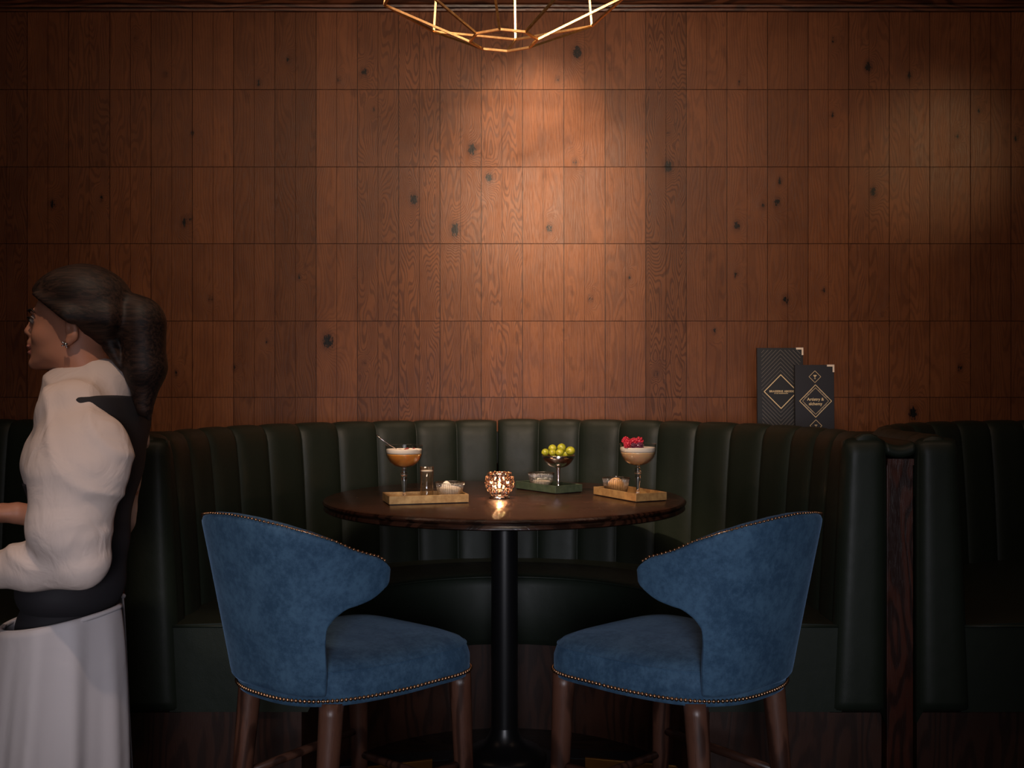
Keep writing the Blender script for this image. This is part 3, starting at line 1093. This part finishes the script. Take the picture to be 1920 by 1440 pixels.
proto_red, proto_dark = None, None
zf = TF + .1695
for k, (px, py, dy, r, dark) in enumerate(((1177, 833, -.038, .0140, 0), (1173, 826, -.018, .0125, 0), (1187, 828, -.012, .0125, 0), (1198.5, 827, -.02, .0150, 0),
                                           (1187, 836, -.042, .0105, 1), (1199, 836.5, -.040, .0130, 1))):
    Yr = pR.y + dy
    o = obj('raspberry', raspberry(r, None), M_raspd if dark else M_rasp)
    zc = (H - (py - 720) * Yr / F)
    o.location = ((px - 960) * Yr / F, Yr, zc)
    o.rotation_euler = (.5 * k, .3 * k, k)
    labs = ['bright red raspberry at the left front, resting lowest against the glass rim', 'red raspberry at the far left of the garnish, behind the lowest one', 'red raspberry in the middle of the garnish, partly hidden',
            'largest red raspberry, on top at the right of the garnish', 'small dark purple berry in the foam between the raspberries', 'dark purple berry in the foam beneath the largest raspberry']
    finish(o, None, labs[k], 'berry', 'berries on the peach cocktail')

# shot glass
pS = Vector((-.2885, 3.612, TF))
t = thing('shot_glass', 'slim clear shot glass of water on the left gold tray', 'glass', pS)
obj('glass_body', lathe([(0, 0), (.0215, 0), (.0225, .003), (.0235, .108), (.0225, .1085), (.0212, .008), (0, .007)], 48), M_glass, t)
M_water = glass('water', (.98, .97, .96), 1.10, .0)
obj('water', lathe([(0, .0085), (.0205, .0085), (.0212, .092), (0, .092)], 48), M_water, t)
obj('froth', lathe([(0, .092), (.0214, .092), (.0216, .096), (0, .0965)], 48), M_scoop, t)


def ribbed(label, loc, content, clabel, mm):
    t = thing('ribbed_bowl', label, 'bowl', loc, 0, 'ribbed glass bowls on the trays')
    n = 224
    rip = lambda k, r, z: .0012 * math.cos(k * 2 * PI / 4) if r > .03 else 0
    obj('glass_wall', lathe([(0, 0), (.036, 0), (.0385, .003), (.0455, .040), (.0495, .053), (.0485, .0535), (.043, .040), (.0365, .005), (0, .004)], n, ripple=rip), M_rib, t)
    bm = bmesh.new()
    for k_ in range(44):
        a = 2 * PI * k_ / 44
        add_tube(bm, [((q + .0004) * math.cos(a), (q + .0004) * math.sin(a), z) for q, z in ((.0385, .004), (.0455, .040), (.0488, .0515))], .0011, 6)
    add_tube(bm, [(.0492 * math.cos(2 * PI * k_ / 64), .0492 * math.sin(2 * PI * k_ / 64), .0532) for k_ in range(65)], .0009, 6)
    add_tube(bm, [(.0385 * math.cos(2 * PI * k_ / 64), .0385 * math.sin(2 * PI * k_ / 64), .0035) for k_ in range(65)], .0010, 6)
    obj('ribs', bm, M_ribs, t)
    if content:
        bm = bmesh.new()
        if content == 'pile':
            add_lathe(bm, [(0, .0055), (.031, .0065), (.035, .020), (.037, .033), (.028, .038), (.014, .041), (0, .042)], 32)
            add_lathe(bm, [(0, .030), (.020, .034), (.017, .044), (.009, .053), (.004, .057), (0, .058)], 24, (-.012, 0, 0))
        elif content == 'ball':
            add_ball(bm, (0, 0, .029), .029, 3, (1.0, 1, .86))
        else:
            add_lathe(bm, [(0, .005), (.034, .006), (.038, .020), (.030, .024), (0, .026)], 32)
        o = obj('dip', bm, mm)
        o.location = loc + Vector((0, 0, .0))
        finish(o, None, clabel, 'food')
    return t


ribbed('ribbed glass bowl with a pale peaked scoop on the left gold tray', Vector((-.2115, 3.637, TF)), 'pile', 'pale peaked scoop filling the ribbed bowl on the left tray', M_scoop)
ribbed('ribbed glass bowl with a low pale filling on the green tray', Vector((.110, 4.018, TF)), 'low', 'low pale filling of the ribbed bowl on the green tray', M_scoop)
ribbed('ribbed glass bowl with an amber scoop on the right tray', Vector((.371, 3.805, TF)), 'ball', 'rounded amber scoop in the ribbed bowl on the right tray', M_amber)

# olive cup
pO = Vector((.1715, 3.945, TF))
t = thing('footed_cup', 'polished steel footed cup heaped with green olives', 'cup', pO)
e = [(.006, .078), (.020, .080), (.036, .087), (.049, .099), (.058, .113), (.0615, .124)]
obj('bowl', lathe([(0, .078)] + e + [(r - .0015, z + .001) for r, z in e[::-1]] + [(0, .0805)], 64), M_steel, t)
obj('stem', lathe([(.0085, .079), (.007, .07), (.0055, .04), (.0052, .008), (.010, .004), (.030, .002), (.031, 0), (0, 0)], 32), M_steel, t)
olab = ['leftmost green olive at the rim of the steel cup', 'green olive at the top left of the heap', 'green olive below the top left one, stem dimple facing front',
        'largest green olive at the very top of the heap', 'green olive at the front centre, below the topmost one', 'green olive at the far right of the heap, dimple facing left', 'green olive half sunk in the right of the cup behind the rim']
for k, (px, py, dy, r) in enumerate(((1022.5, 848, -.005, .0135), (1036, 841, .018, .0150), (1036, 848.5, -.020, .0128), (1053, 839.5, .012, .0158), (1049.5, 848.5, -.022, .0140), (1069.5, 845.5, -.008, .0165), (1061, 851, .02, .015))):
    Yo = pO.y + dy
    t = thing('olive', olab[k], 'olive', ((px - 960) * Yo / F, Yo, H - (py - 720) * Yo / F), 0, 'green olives in the steel cup')
    bm = bmesh.new(); add_ball(bm, (0, 0, 0), r, 3, (1.08, 1, 1.0))
    obj('flesh', bm, M_olive, t)
    bm = bmesh.new(); add_ball(bm, (-.45 * r, -.88 * r, .05 * r), r * .13, 2)
    obj('dimple', bm, M_hole, t)
    t.rotation_euler.z = [.6, -.5, .5, 2.5, -.1, -.2, 2.][k]
    t.rotation_euler.x = [.1, .2, -.1, 0, 0, .1, 0][k]
# hidden lower layer of the heap keeps the visible ones up
for k in range(6):
    th = k * PI / 3
    bm = bmesh.new(); add_ball(bm, (0, 0, 0), .0142, 3, (1.08, 1, 1))
    o = obj('olive', bm, M_olive); o.location = pO + Vector((.026 * math.cos(th), .026 * math.sin(th), .108))
    finish(o, None, 'green olive in the buried lower layer inside the steel cup', 'olive', 'olives buried in the cup')

# crystal candle holder
pC = Vector((-.0435, 3.735, TZ))
t = thing('candle_holder', 'crystal bead tealight holder glowing at the centre of the table', 'candle holder', pC)
obj('foot_ring', lathe([(0, 0), (.036, 0), (.037, .004), (.031, .008), (.030, .012), (.022, .014), (0, .014)], 48), M_steel, t)
bm = bmesh.new()
rowz = [(.020, .030), (.032, .040), (.045, .0465), (.058, .0475), (.071, .0450), (.083, .0385)]
for j, (z, r) in enumerate(rowz):
    n = 14
    for k in range(n):
        th = 2 * PI * (k + .5 * (j % 2)) / n
        rot = Matrix.Rotation(th, 3, 'Z')
        add_ball(bm, (r * math.cos(th), r * math.sin(th), z), .0098 if j else .008, 1, (.6, 1, 1), rot)
obj('crystal_beads', bm, M_crystal, t, smooth=False)
bm = bmesh.new()
for j, (z, r) in enumerate(rowz):
    pts = [(r * .97 * math.cos(2 * PI * k / 28), r * .97 * math.sin(2 * PI * k / 28), z + .006) for k in range(29)]
    add_tube(bm, pts, .0009, 5, cap=False)
obj('wire_frame', bm, M_copper, t)
obj('inner_cup', lathe([(0, .014), (.020, .014), (.024, .030), (.0235, .030), (.0195, .016), (0, .016)], 32), M_glass, t)
cd = thing('tealight', 'lit tealight burning inside the crystal holder', 'candle', pC + Vector((0, 0, .0165)))
obj('wax', lathe([(0, 0), (.0185, 0), (.0185, .012), (0, .012)], 32), M_wax, cd)
obj('wick', tube([(0, 0, .012), (0, .001, .020)], .0008, 6), M_black, cd)
bm = bmesh.new(); add_lathe(bm, [(0, .018), (.0045, .023), (.0060, .030), (.0045, .040), (.002, .048), (0, .053)], 16)
obj('flame', bm, M_flame, cd)

# ------------------------------------------------------------ the waitress
YP = 2.46
K = YP / F


def P(px, py, d=0.0): return ((px - 960) * K, YP + d, H - (py - 720) * K)
def Q(px, py, d=0.0):
    q = (YP + d) / F
    return ((px - 960) * q, YP + d, H - (py - 720) * q)


person = thing('person', 'waitress in white shirt, black waistcoat and long white apron, walking to the left', 'person', P(150, 1817))
person.location.z = 0
base = Vector(person.location)


def rel(me):
    me.transform(Matrix.Translation(-base)); return me


lo, hi = (-1.46, 2.08, 0.0), (-.66, 2.84, 1.68)
B = Field(lo, hi, .0042)
E_, Cn = B.ell, B.cone
E_(P(158, 572), (.094, .072, .086), .01)
E_(P(118, 615), (.066, .056, .085), .03)
E_(P(104, 655), (.050, .045, .040), .025)
E_(P(82, 678), (.026, .028, .018), .02)
E_(P(125, 668), (.050, .048, .028), .02)
Cn(P(66, 598), .0085, P(54, 621), .0095, .010)
E_(P(55, 622), (.0105, .010, .0095), .006)
for s in (-1, 1):
    E_(P(62, 627, s * .010), (.009, .006, .007), .005)
    E_(P(75, 587, s * .022), (.012, .020, .007), .010)
    E_(P(96, 630, s * .036), (.026, .018, .020), .018)
    E_(P(68, 601, s * .031), (.012, .014, .009), .008, 'cut')
    E_(P(80, 602, s * .029), (.013, .013, .012), .004)
E_(P(60, 641), (.010, .016, .008), .008)
E_(P(58, 650), (.0085, .020, .0055), .004)
E_(P(60, 661), (.0085, .018, .0060), .004)
E_(P(55, 655.5), (.008, .022, .0012), .002, 'cut')
E_(P(66, 683), (.014, .016, .012), .012)
for s in (-1, 1):
    E_(P(158, 622, s * .070), (.015, .009, .027), .004, rot=.2)
    E_(P(156, 618, s * .079), (.008, .006, .016), .003, 'cut', rot=.2)
    E_(P(152, 642, s * .070), (.008, .007, .009), .004)
Cn(P(150, 655), .050, P(175, 745), .058, .03)
Cn(P(178, 782, -.09), .046, P(178, 782, .09), .046, .05)
E_(P(165, 850), (.100, .150, .150), .05)
E_(P(125, 870), (.075, .120, .075), .05)
E_(P(150, 1000), (.090, .125, .140), .05)
E_(P(132, 1130), (.092, .132, .110), .04)
# legs, mid stride
Cn(P(130, 1210, -.07), .070, P(95, 1480, -.08), .055, .03); Cn(P(95, 1480, -.08), .055, P(110, 1780, -.075), .034, .02)
Cn(P(135, 1210, .07), .070, P(160, 1480, .08), .055, .03); Cn(P(160, 1480, .08), .055, P(240, 1775, .075), .034, .02)
Cn(P(112, 1785, -.075), .034, P(60, 1800, -.075), .020, .02); Cn(P(240, 1785, .075), .034, P(188, 1800, .075), .020, .02)
# arms
Cn(Q(170, 822, -.150), .040, Q(150, 930, -.185), .044, .03); Cn(Q(150, 930, -.185), .044, Q(165, 1055, -.185), .038, .02)
Cn(Q(165, 1055, -.185), .038, Q(-30, 1072, -.16), .026, .02)
Cn(P(170, 805, .155), .050, P(165, 930, .19), .044, .03); Cn(P(165, 930, .19), .044, P(140, 1010, .18), .038, .02)
Cn(P(140, 1010, .18), .038, P(10, 968, .06), .025, .02)


def hand(wrist, d, side, s=1):
    """palm, five fingers, thumb; d points from wrist to knuckles (in x-z), side = +1 thumb towards +y"""
    w = np.array(wrist, float); d = np.array(d, float); d /= np.linalg.norm(d)
    up = np.array((0, 0, 1.)); up -= d * up.dot(d); up /= np.linalg.norm(up)
    lat = np.cross(up, d) * side
    pc = w + d * .045
    Cn(w, .022, w + d * .035, .024, .01)
    for k, o in enumerate((-.027, -.009, .009, .027)):
        Cn(w + d * .02 + lat * o * .6, .014, w + d * .078 + lat * o, .0115, .008)
        L = (.060, .074, .078, .068)[k]
        a = w + d * .080 + lat * o
        b = a + d * L * .42 - up * .006; c = b + d * L * .30 - up * .016; e = c + d * L * .2 - up * .018
        Cn(a, .0095, b, .0088, .003); Cn(b, .0088, c, .0080, .002); Cn(c, .0080, e, .0070, .002)
    a = w + d * .022 + lat * .024
    b = a + d * .030 + lat * .030 - up * .006; c = b + d * .032 + lat * .006 - up * .010
    Cn(a, .0135, b, .0105, .008); Cn(b, .0105, c, .0085, .003)


hand(Q(-30, 1072, -.16), (-1, .05, .0), 1)
hand(P(10, 968, .06), (-1, -.12, .03), -1)
me = rel(B.mesh('body'))
lipz = [P(58, 644)[2] - base.z, P(58, 667)[2] - base.z]
lipx = P(66, 650)[0] - base.x
body = obj('body', me, [M_skin, M_lip], person)
for p in me.polygons:
    c = p.center
    if lipz[1] < c.z < lipz[0] and c.x < lipx and abs(c.y - (YP - base.y)) < .021:
        p.material_index = 1
for s in (-1, 1):
    bm = bmesh.new(); add_ball(bm, Vector(P(76, 601, s * .0305)) - base, .0115, 3)
    e = obj('eye', bm, M_eye, person)
    bm = bmesh.new(); add_ball(bm, Vector(P(68.5, 601, s * .0315)) - base, .0055, 2)
    obj('iris', bm, M_iris, e)
    bm = bmesh.new()
    add_tube(bm, [Vector(P(64, 588, s * .018)) - base, Vector(P(66, 583, s * .032)) - base, Vector(P(76, 583, s * .045)) - base, Vector(P(84, 589, s * .052)) - base], [.0018, .0035, .0032, .0012], 8)
    obj('eyebrow', bm, M_hair, person)
    bm = bmesh.new()
    add_tube(bm, [Vector(P(65.5, 599, s * .022)) - base, Vector(P(63.5, 596.5, s * .032)) - base, Vector(P(72, 597, s * .041)) - base, Vector(P(80, 601, s * .046)) - base], [.0012, .0022, .0022, .001], 8)
    obj('eyelashes', bm, M_hair, person)
bm = bmesh.new()
for dx, dz, r in ((0, 0, .0048), (-.006, .004, .0028), (-.007, -.003, .0026), (.002, -.006, .0026)):
    add_ball(bm, Vector(P(150, 648, -.079)) - base + Vector((dx, 0, dz)), r, 2)
obj('earring', bm, M_steel, person)

# hair
Hh = Field((-1.2, 2.2, 1.15), (-.7, 2.7, 1.70), .0035)
Hh.ell(P(157, 566), (.104, .084, .088), .01)
Hh.ell(P(125, 552), (.070, .066, .052), .02)
Hh.ell(P(95, 550), (.030, .045, .020), .02)
Hh.ell(P(205, 590), (.050, .062, .075), .03)
for s in (-1, 1):
    Hh.cone(P(90, 565, s * .062), .014, P(150, 598, s * .072), .022, .02)
    Hh.cone(P(150, 598, s * .072), .022, P(215, 600, s * .045), .035, .02)
# face opening
X, Y_, Z_ = Hh.grid()
pxg = X / K + 960; pyg = 720 - (Z_ - H) / K
line = 548 + (np.clip(pxg, 55, 160) - 72) * .72     # hairline from forehead to ear
face = np.where(pxg < 172, (pyg - line) * K, -1).astype(np.float32)
back = np.where(pxg >= 172, (pyg - (660 + (pxg - 172) * .1)) * K, -1).astype(np.float32)
Hh.a = np.maximum(Hh.a, np.minimum(face, .02)); Hh.a = np.maximum(Hh.a, np.minimum(back, .02))
Hh.ell(P(247, 572), (.026, .030, .026), .015)
Hh.ell(P(262, 600), (.050, .045, .055), .015)
Hh.cone(P(268, 610), .052, P(272, 690), .046, .02)
Hh.cone(P(272, 690), .046, P(270, 765), .020, .02)
Hh.cone(P(268, 755), .018, P(280, 785), .006, .01)
Hh.cone(P(215, 650, -.02), .02, P(235, 690, -.03), .006, .01)
obj('hair', rel(Hh.mesh('hair')), M_hair, person)

# shirt: collar, torso, sleeves
T = Field(lo, (-.66, 2.84, 1.46), .0055)
T.ell(P(165, 850), (.108, .160, .158), .05)
T.ell(P(125, 870), (.086, .130, .085), .05)
T.cone(P(172, 772, -.11), .074, P(172, 772, .11), .074, .05)
T.ell(P(150, 1000), (.098, .133, .150), .05)
T.ell(P(138, 1075), (.090, .132, .060), .04)
T.cone(P(148, 738), .074, P(188, 728), .070, .03)
T.cone(P(128, 775), .066, P(148, 738), .070, .03)
T.ell(Q(156, 834, -.155), (.096, .064, .076), .03)
T.ell(Q(150, 866, -.180), (.102, .062, .095), .04)
T.cone(Q(142, 900, -.180), .090, Q(130, 985, -.188), .078, .05)
T.cone(Q(130, 985, -.188), .078, Q(150, 1046, -.185), .060, .04)
T.cone(Q(150, 1055, -.185), .058, Q(60, 1062, -.175), .050, .02)
T.cone(Q(60, 1062, -.175), .050, Q(-30, 1070, -.16), .036, .02)
T.ell(P(155, 818, .160), (.095, .066, .082), .035)
T.ell(P(138, 880, .175), (.085, .060, .095), .03)
T.cone(P(140, 900, .19), .085, P(132, 990, .195), .074, .03)
T.cone(P(132, 990, .195), .070, P(130, 1010, .18), .058, .03)
T.cone(P(130, 1008, .18), .055, P(45, 980, .10), .036, .02)
# opening of the collar and of the cuffs
T.cone(P(142, 640), .044, P(150, 716), .048, .004, 'cut')
T.cone(Q(-28, 1070, -.16), .030, Q(-60, 1071, -.155), .030, .003, 'cut')
# folds in the cloth
X, Y_, Z_ = T.grid()
a1 = np.sin(38 * Z_ + 16 * X + 2 * np.sin(9 * X + 5 * Y_)); a2 = np.sin(24 * X - 52 * Z_ + 3 * np.sin(12 * Z_ + 4 * X))
a3 = np.clip(1 - np.abs(np.sin(26 * Z_ + 17 * X + 2.0 * np.sin(9 * X - 8 * Z_) + 4 * Y_)) * 1.4, 0, 1) ** 1.3
T.a += (.0016 * a1 * np.clip(a2 + .3, 0, 1) - .0075 * a3 * np.clip(.35 + .8 * np.sin(17 * X + 13 * Z_ + 1.), 0, 1)).astype(np.float32)
shirt = obj('shirt', rel(T.mesh('shirt')), M_shirt, person)

V = Field(lo, (-.66, 2.84, 1.46), .0055)
V.ell(P(170, 850), (.114, .166, .160), .05)
V.ell(P(125, 870), (.092, .137, .090), .05)
V.cone(P(186, 778, -.10), .082, P(186, 778, .10), .082, .05)
V.ell(P(150, 1000), (.106, .141, .155), .05)
V.ell(P(134, 1100), (.112, .154, .085), .04)
X, Y_, Z_ = V.grid()
pxg = X / K + 960; pyg = 720 - (Z_ - H) / K
front = ((118 + (pyg - 760) * -.1) - pxg) * K
V.a = np.maximum(V.a, np.where(pyg < 900, np.minimum(front, .02), -1)).astype(np.float32)
V.a = np.maximum(V.a, ((pyg - 1166) * K)).astype(np.float32)
V.a = np.maximum(V.a, np.where(pyg < 742, (742 - pyg) * K, -1)).astype(np.float32)
obj('waistcoat', rel(V.mesh('waistcoat')), M_vest, person)

# trousers and shoes
L = Field(lo, (-.66, 2.84, 1.05), .007)
L.ell(P(128, 1170), (.104, .150, .100), .04)
L.cone(P(130, 1210, -.07), .080, P(95, 1480, -.08), .068, .02); L.cone(P(95, 1480, -.08), .068, P(110, 1765, -.075), .050, .02)
L.cone(P(135, 1210, .07), .080, P(160, 1480, .08), .068, .02); L.cone(P(160, 1480, .08), .068, P(240, 1755, .075), .050, .02)
obj('trousers', rel(L.mesh('trousers')), M_vest, person)
for x, d in ((112, -.075), (240, .075)):
    sh = Field((-1.3, 2.3, 0.0), (-.7, 2.65, .14), .006)
    sh.cone(P(x + 5, 1788, d), .046, P(x - 60, 1797, d), .033, .02)
    X, Y_, Z_ = sh.grid(); sh.a = np.maximum(sh.a, (.003 - Z_)).astype(np.float32)
    obj('shoe', rel(sh.mesh('shoe')), M_black, person)

# apron: wrapped cloth with folds, open at the back
bm = bmesh.new(); rows_ = []
nt, nz = 150, 44
for j in range(nz + 1):
    t = j / nz
    row = []
    for i in range(nt + 1):
        a = math.radians(-128 + 306 * i / nt)
        top = 1146 + 16 * math.cos(a)
        py = top + (1690 - top) * t
        cxp = 126 - 12 * t
        rx = (.124 + .062 * t ** .7); ry = (.192 + .040 * t)
        fold = (.003 + .011 * t) * math.sin(a * 9 + 1.2 * math.sin(3 * a) + 1.5 * t) + .004 * math.sin(a * 23 + 4 * t) * t
        p = P(cxp, py)
        rb = .95 if abs(a) > 2.5 else 1
        row.append(bm.verts.new(Vector((p[0] - (rx + fold) * math.cos(a), YP - (ry + fold) * math.sin(a), p[2])) - base))
    rows_.append(row)
for a, b in zip(rows_, rows_[1:]):
    for i in range(nt): bm.faces.new((a[i], a[i + 1], b[i + 1], b[i]))
ap = obj('apron', bm, M_apron, person)
m = ap.modifiers.new('t', 'SOLIDIFY'); m.thickness = .003
bm = bmesh.new()
add_tube(bm, [v_ for v_ in []] or [Vector((P(126, 1146 + 16 * math.cos(math.radians(a)))[0] - .128 * math.cos(math.radians(a)), YP - .178 * math.sin(math.radians(a)), P(0, 1150 + 16 * math.cos(math.radians(a)))[2])) - base for a in range(-128, 179, 4)], .006, 8)
obj('waistband', bm, M_apron, ap)


# ------------------------------------------------------------ lights
def light(name, typ, loc, target, energy, color, **kw):
    l = bpy.data.lights.new(name, typ); l.energy = energy; l.color = color
    for k, v in kw.items(): setattr(l, k, v)
    o = bpy.data.objects.new(name, l); C.objects.link(o)
    o.location = loc
    d = Vector(target) - Vector(loc)
    o.rotation_euler = d.to_track_quat('-Z', 'Y').to_euler()
    return o


WARM = (1, .66, .40)
light('wall_grazer', 'SPOT', (.10, 4.30, 3.2), (.10, 4.85, 2.0), 60, (1, .72, .48), spot_size=math.radians(66), spot_blend=1.0, shadow_soft_size=.04)
light('wall_spotlight', 'SPOT', (.10, .8, 3.1), (.12, 4.85, 2.30), 290, (1, .74, .49), spot_size=math.radians(17), spot_blend=1.0, shadow_soft_size=.10)
light('low_wall_spotlight', 'SPOT', (.12, .8, 3.1), (.12, 4.85, 1.78), 290, (1, .74, .49), spot_size=math.radians(17), spot_blend=1.0, shadow_soft_size=.10)
light('wall_wash', 'SPOT', (.10, 1.0, 3.1), (.06, 4.85, 1.95), 370, (1, .75, .55), spot_size=math.radians(60), spot_blend=1.0, shadow_soft_size=.35)
light('right_wall_spotlight', 'SPOT', (3.0, 1.85, 3.15), (1.92, 4.85, 2.36), 75, (1, .70, .38), spot_size=math.radians(16), spot_blend=1.0, shadow_soft_size=.10)
light('table_downlight', 'SPOT', (-1.0, 2.3, 3.15), (.06, 3.84, 1.0), 400, (1, .72, .50), spot_size=math.radians(23), spot_blend=1.0, shadow_soft_size=.03)
light('aisle_downlight', 'SPOT', (-.75, 1.2, 3.2), (-1.0, 2.4, 1.1), 60, (1, .74, .56), spot_size=math.radians(26), spot_blend=.3, shadow_soft_size=.03)
light('chair_fill', 'SPOT', (-.25, -.4, 1.2), (-.50, 2.7, .80), 115, (.90, .90, 1.0), spot_size=math.radians(31), spot_blend=.9, shadow_soft_size=.3)
light('chair_fill', 'SPOT', (.25, -.4, 1.2), (.52, 2.7, .80), 125, (.90, .90, 1.0), spot_size=math.radians(31), spot_blend=.9, shadow_soft_size=.3)
light('apron_fill', 'SPOT', (-.3, .1, 1.2), (-1.1, 2.4, .78), 28, (.95, .92, 1.0), spot_size=math.radians(30), spot_blend=.9, shadow_soft_size=.2)
light('room_fill', 'AREA', (.0, -.9, 2.0), (0, 3.2, .9), 10, (.90, .88, 1.0), shape='RECTANGLE', size=1.6, size_y=1.2)
light('room_ambient', 'AREA', (.0, 2.6, 3.22), (0, 4.4, 1.6), 22, (1, .62, .42), shape='RECTANGLE', size=5.0, size_y=.5)
light('candle_glow', 'POINT', (pC.x, pC.y, TZ + .060), (0, 0, 0), .9, (1, .50, .24), shadow_soft_size=.008)

wd = bpy.data.worlds.new('room_air'); S.world = wd; wd.use_nodes = True
wd.node_tree.nodes['Background'].inputs[0].default_value = (1, .8, .65, 1)
wd.node_tree.nodes['Background'].inputs[1].default_value = .012

cam = bpy.data.cameras.new('camera'); cam.sensor_width = 36; cam.lens = F / 1920 * 36
co = bpy.data.objects.new('camera', cam); C.objects.link(co)
co.location = (0, 0, H); co.rotation_euler = (PI / 2, 0, 0)
cam.clip_start = .01
S.camera = co
S.view_settings.view_transform = 'Standard'
S.view_settings.look = 'None'
S.view_settings.gamma = 1
S.view_settings.use_curve_mapping = False
S.view_settings.exposure = 0
S.cycles.max_bounces = 10
S.cycles.transparent_max_bounces = 24
S.cycles.sample_clamp_indirect = 12
S.cycles.caustics_reflective = False
S.cycles.caustics_refractive = False
S.cycles.use_denoising = True
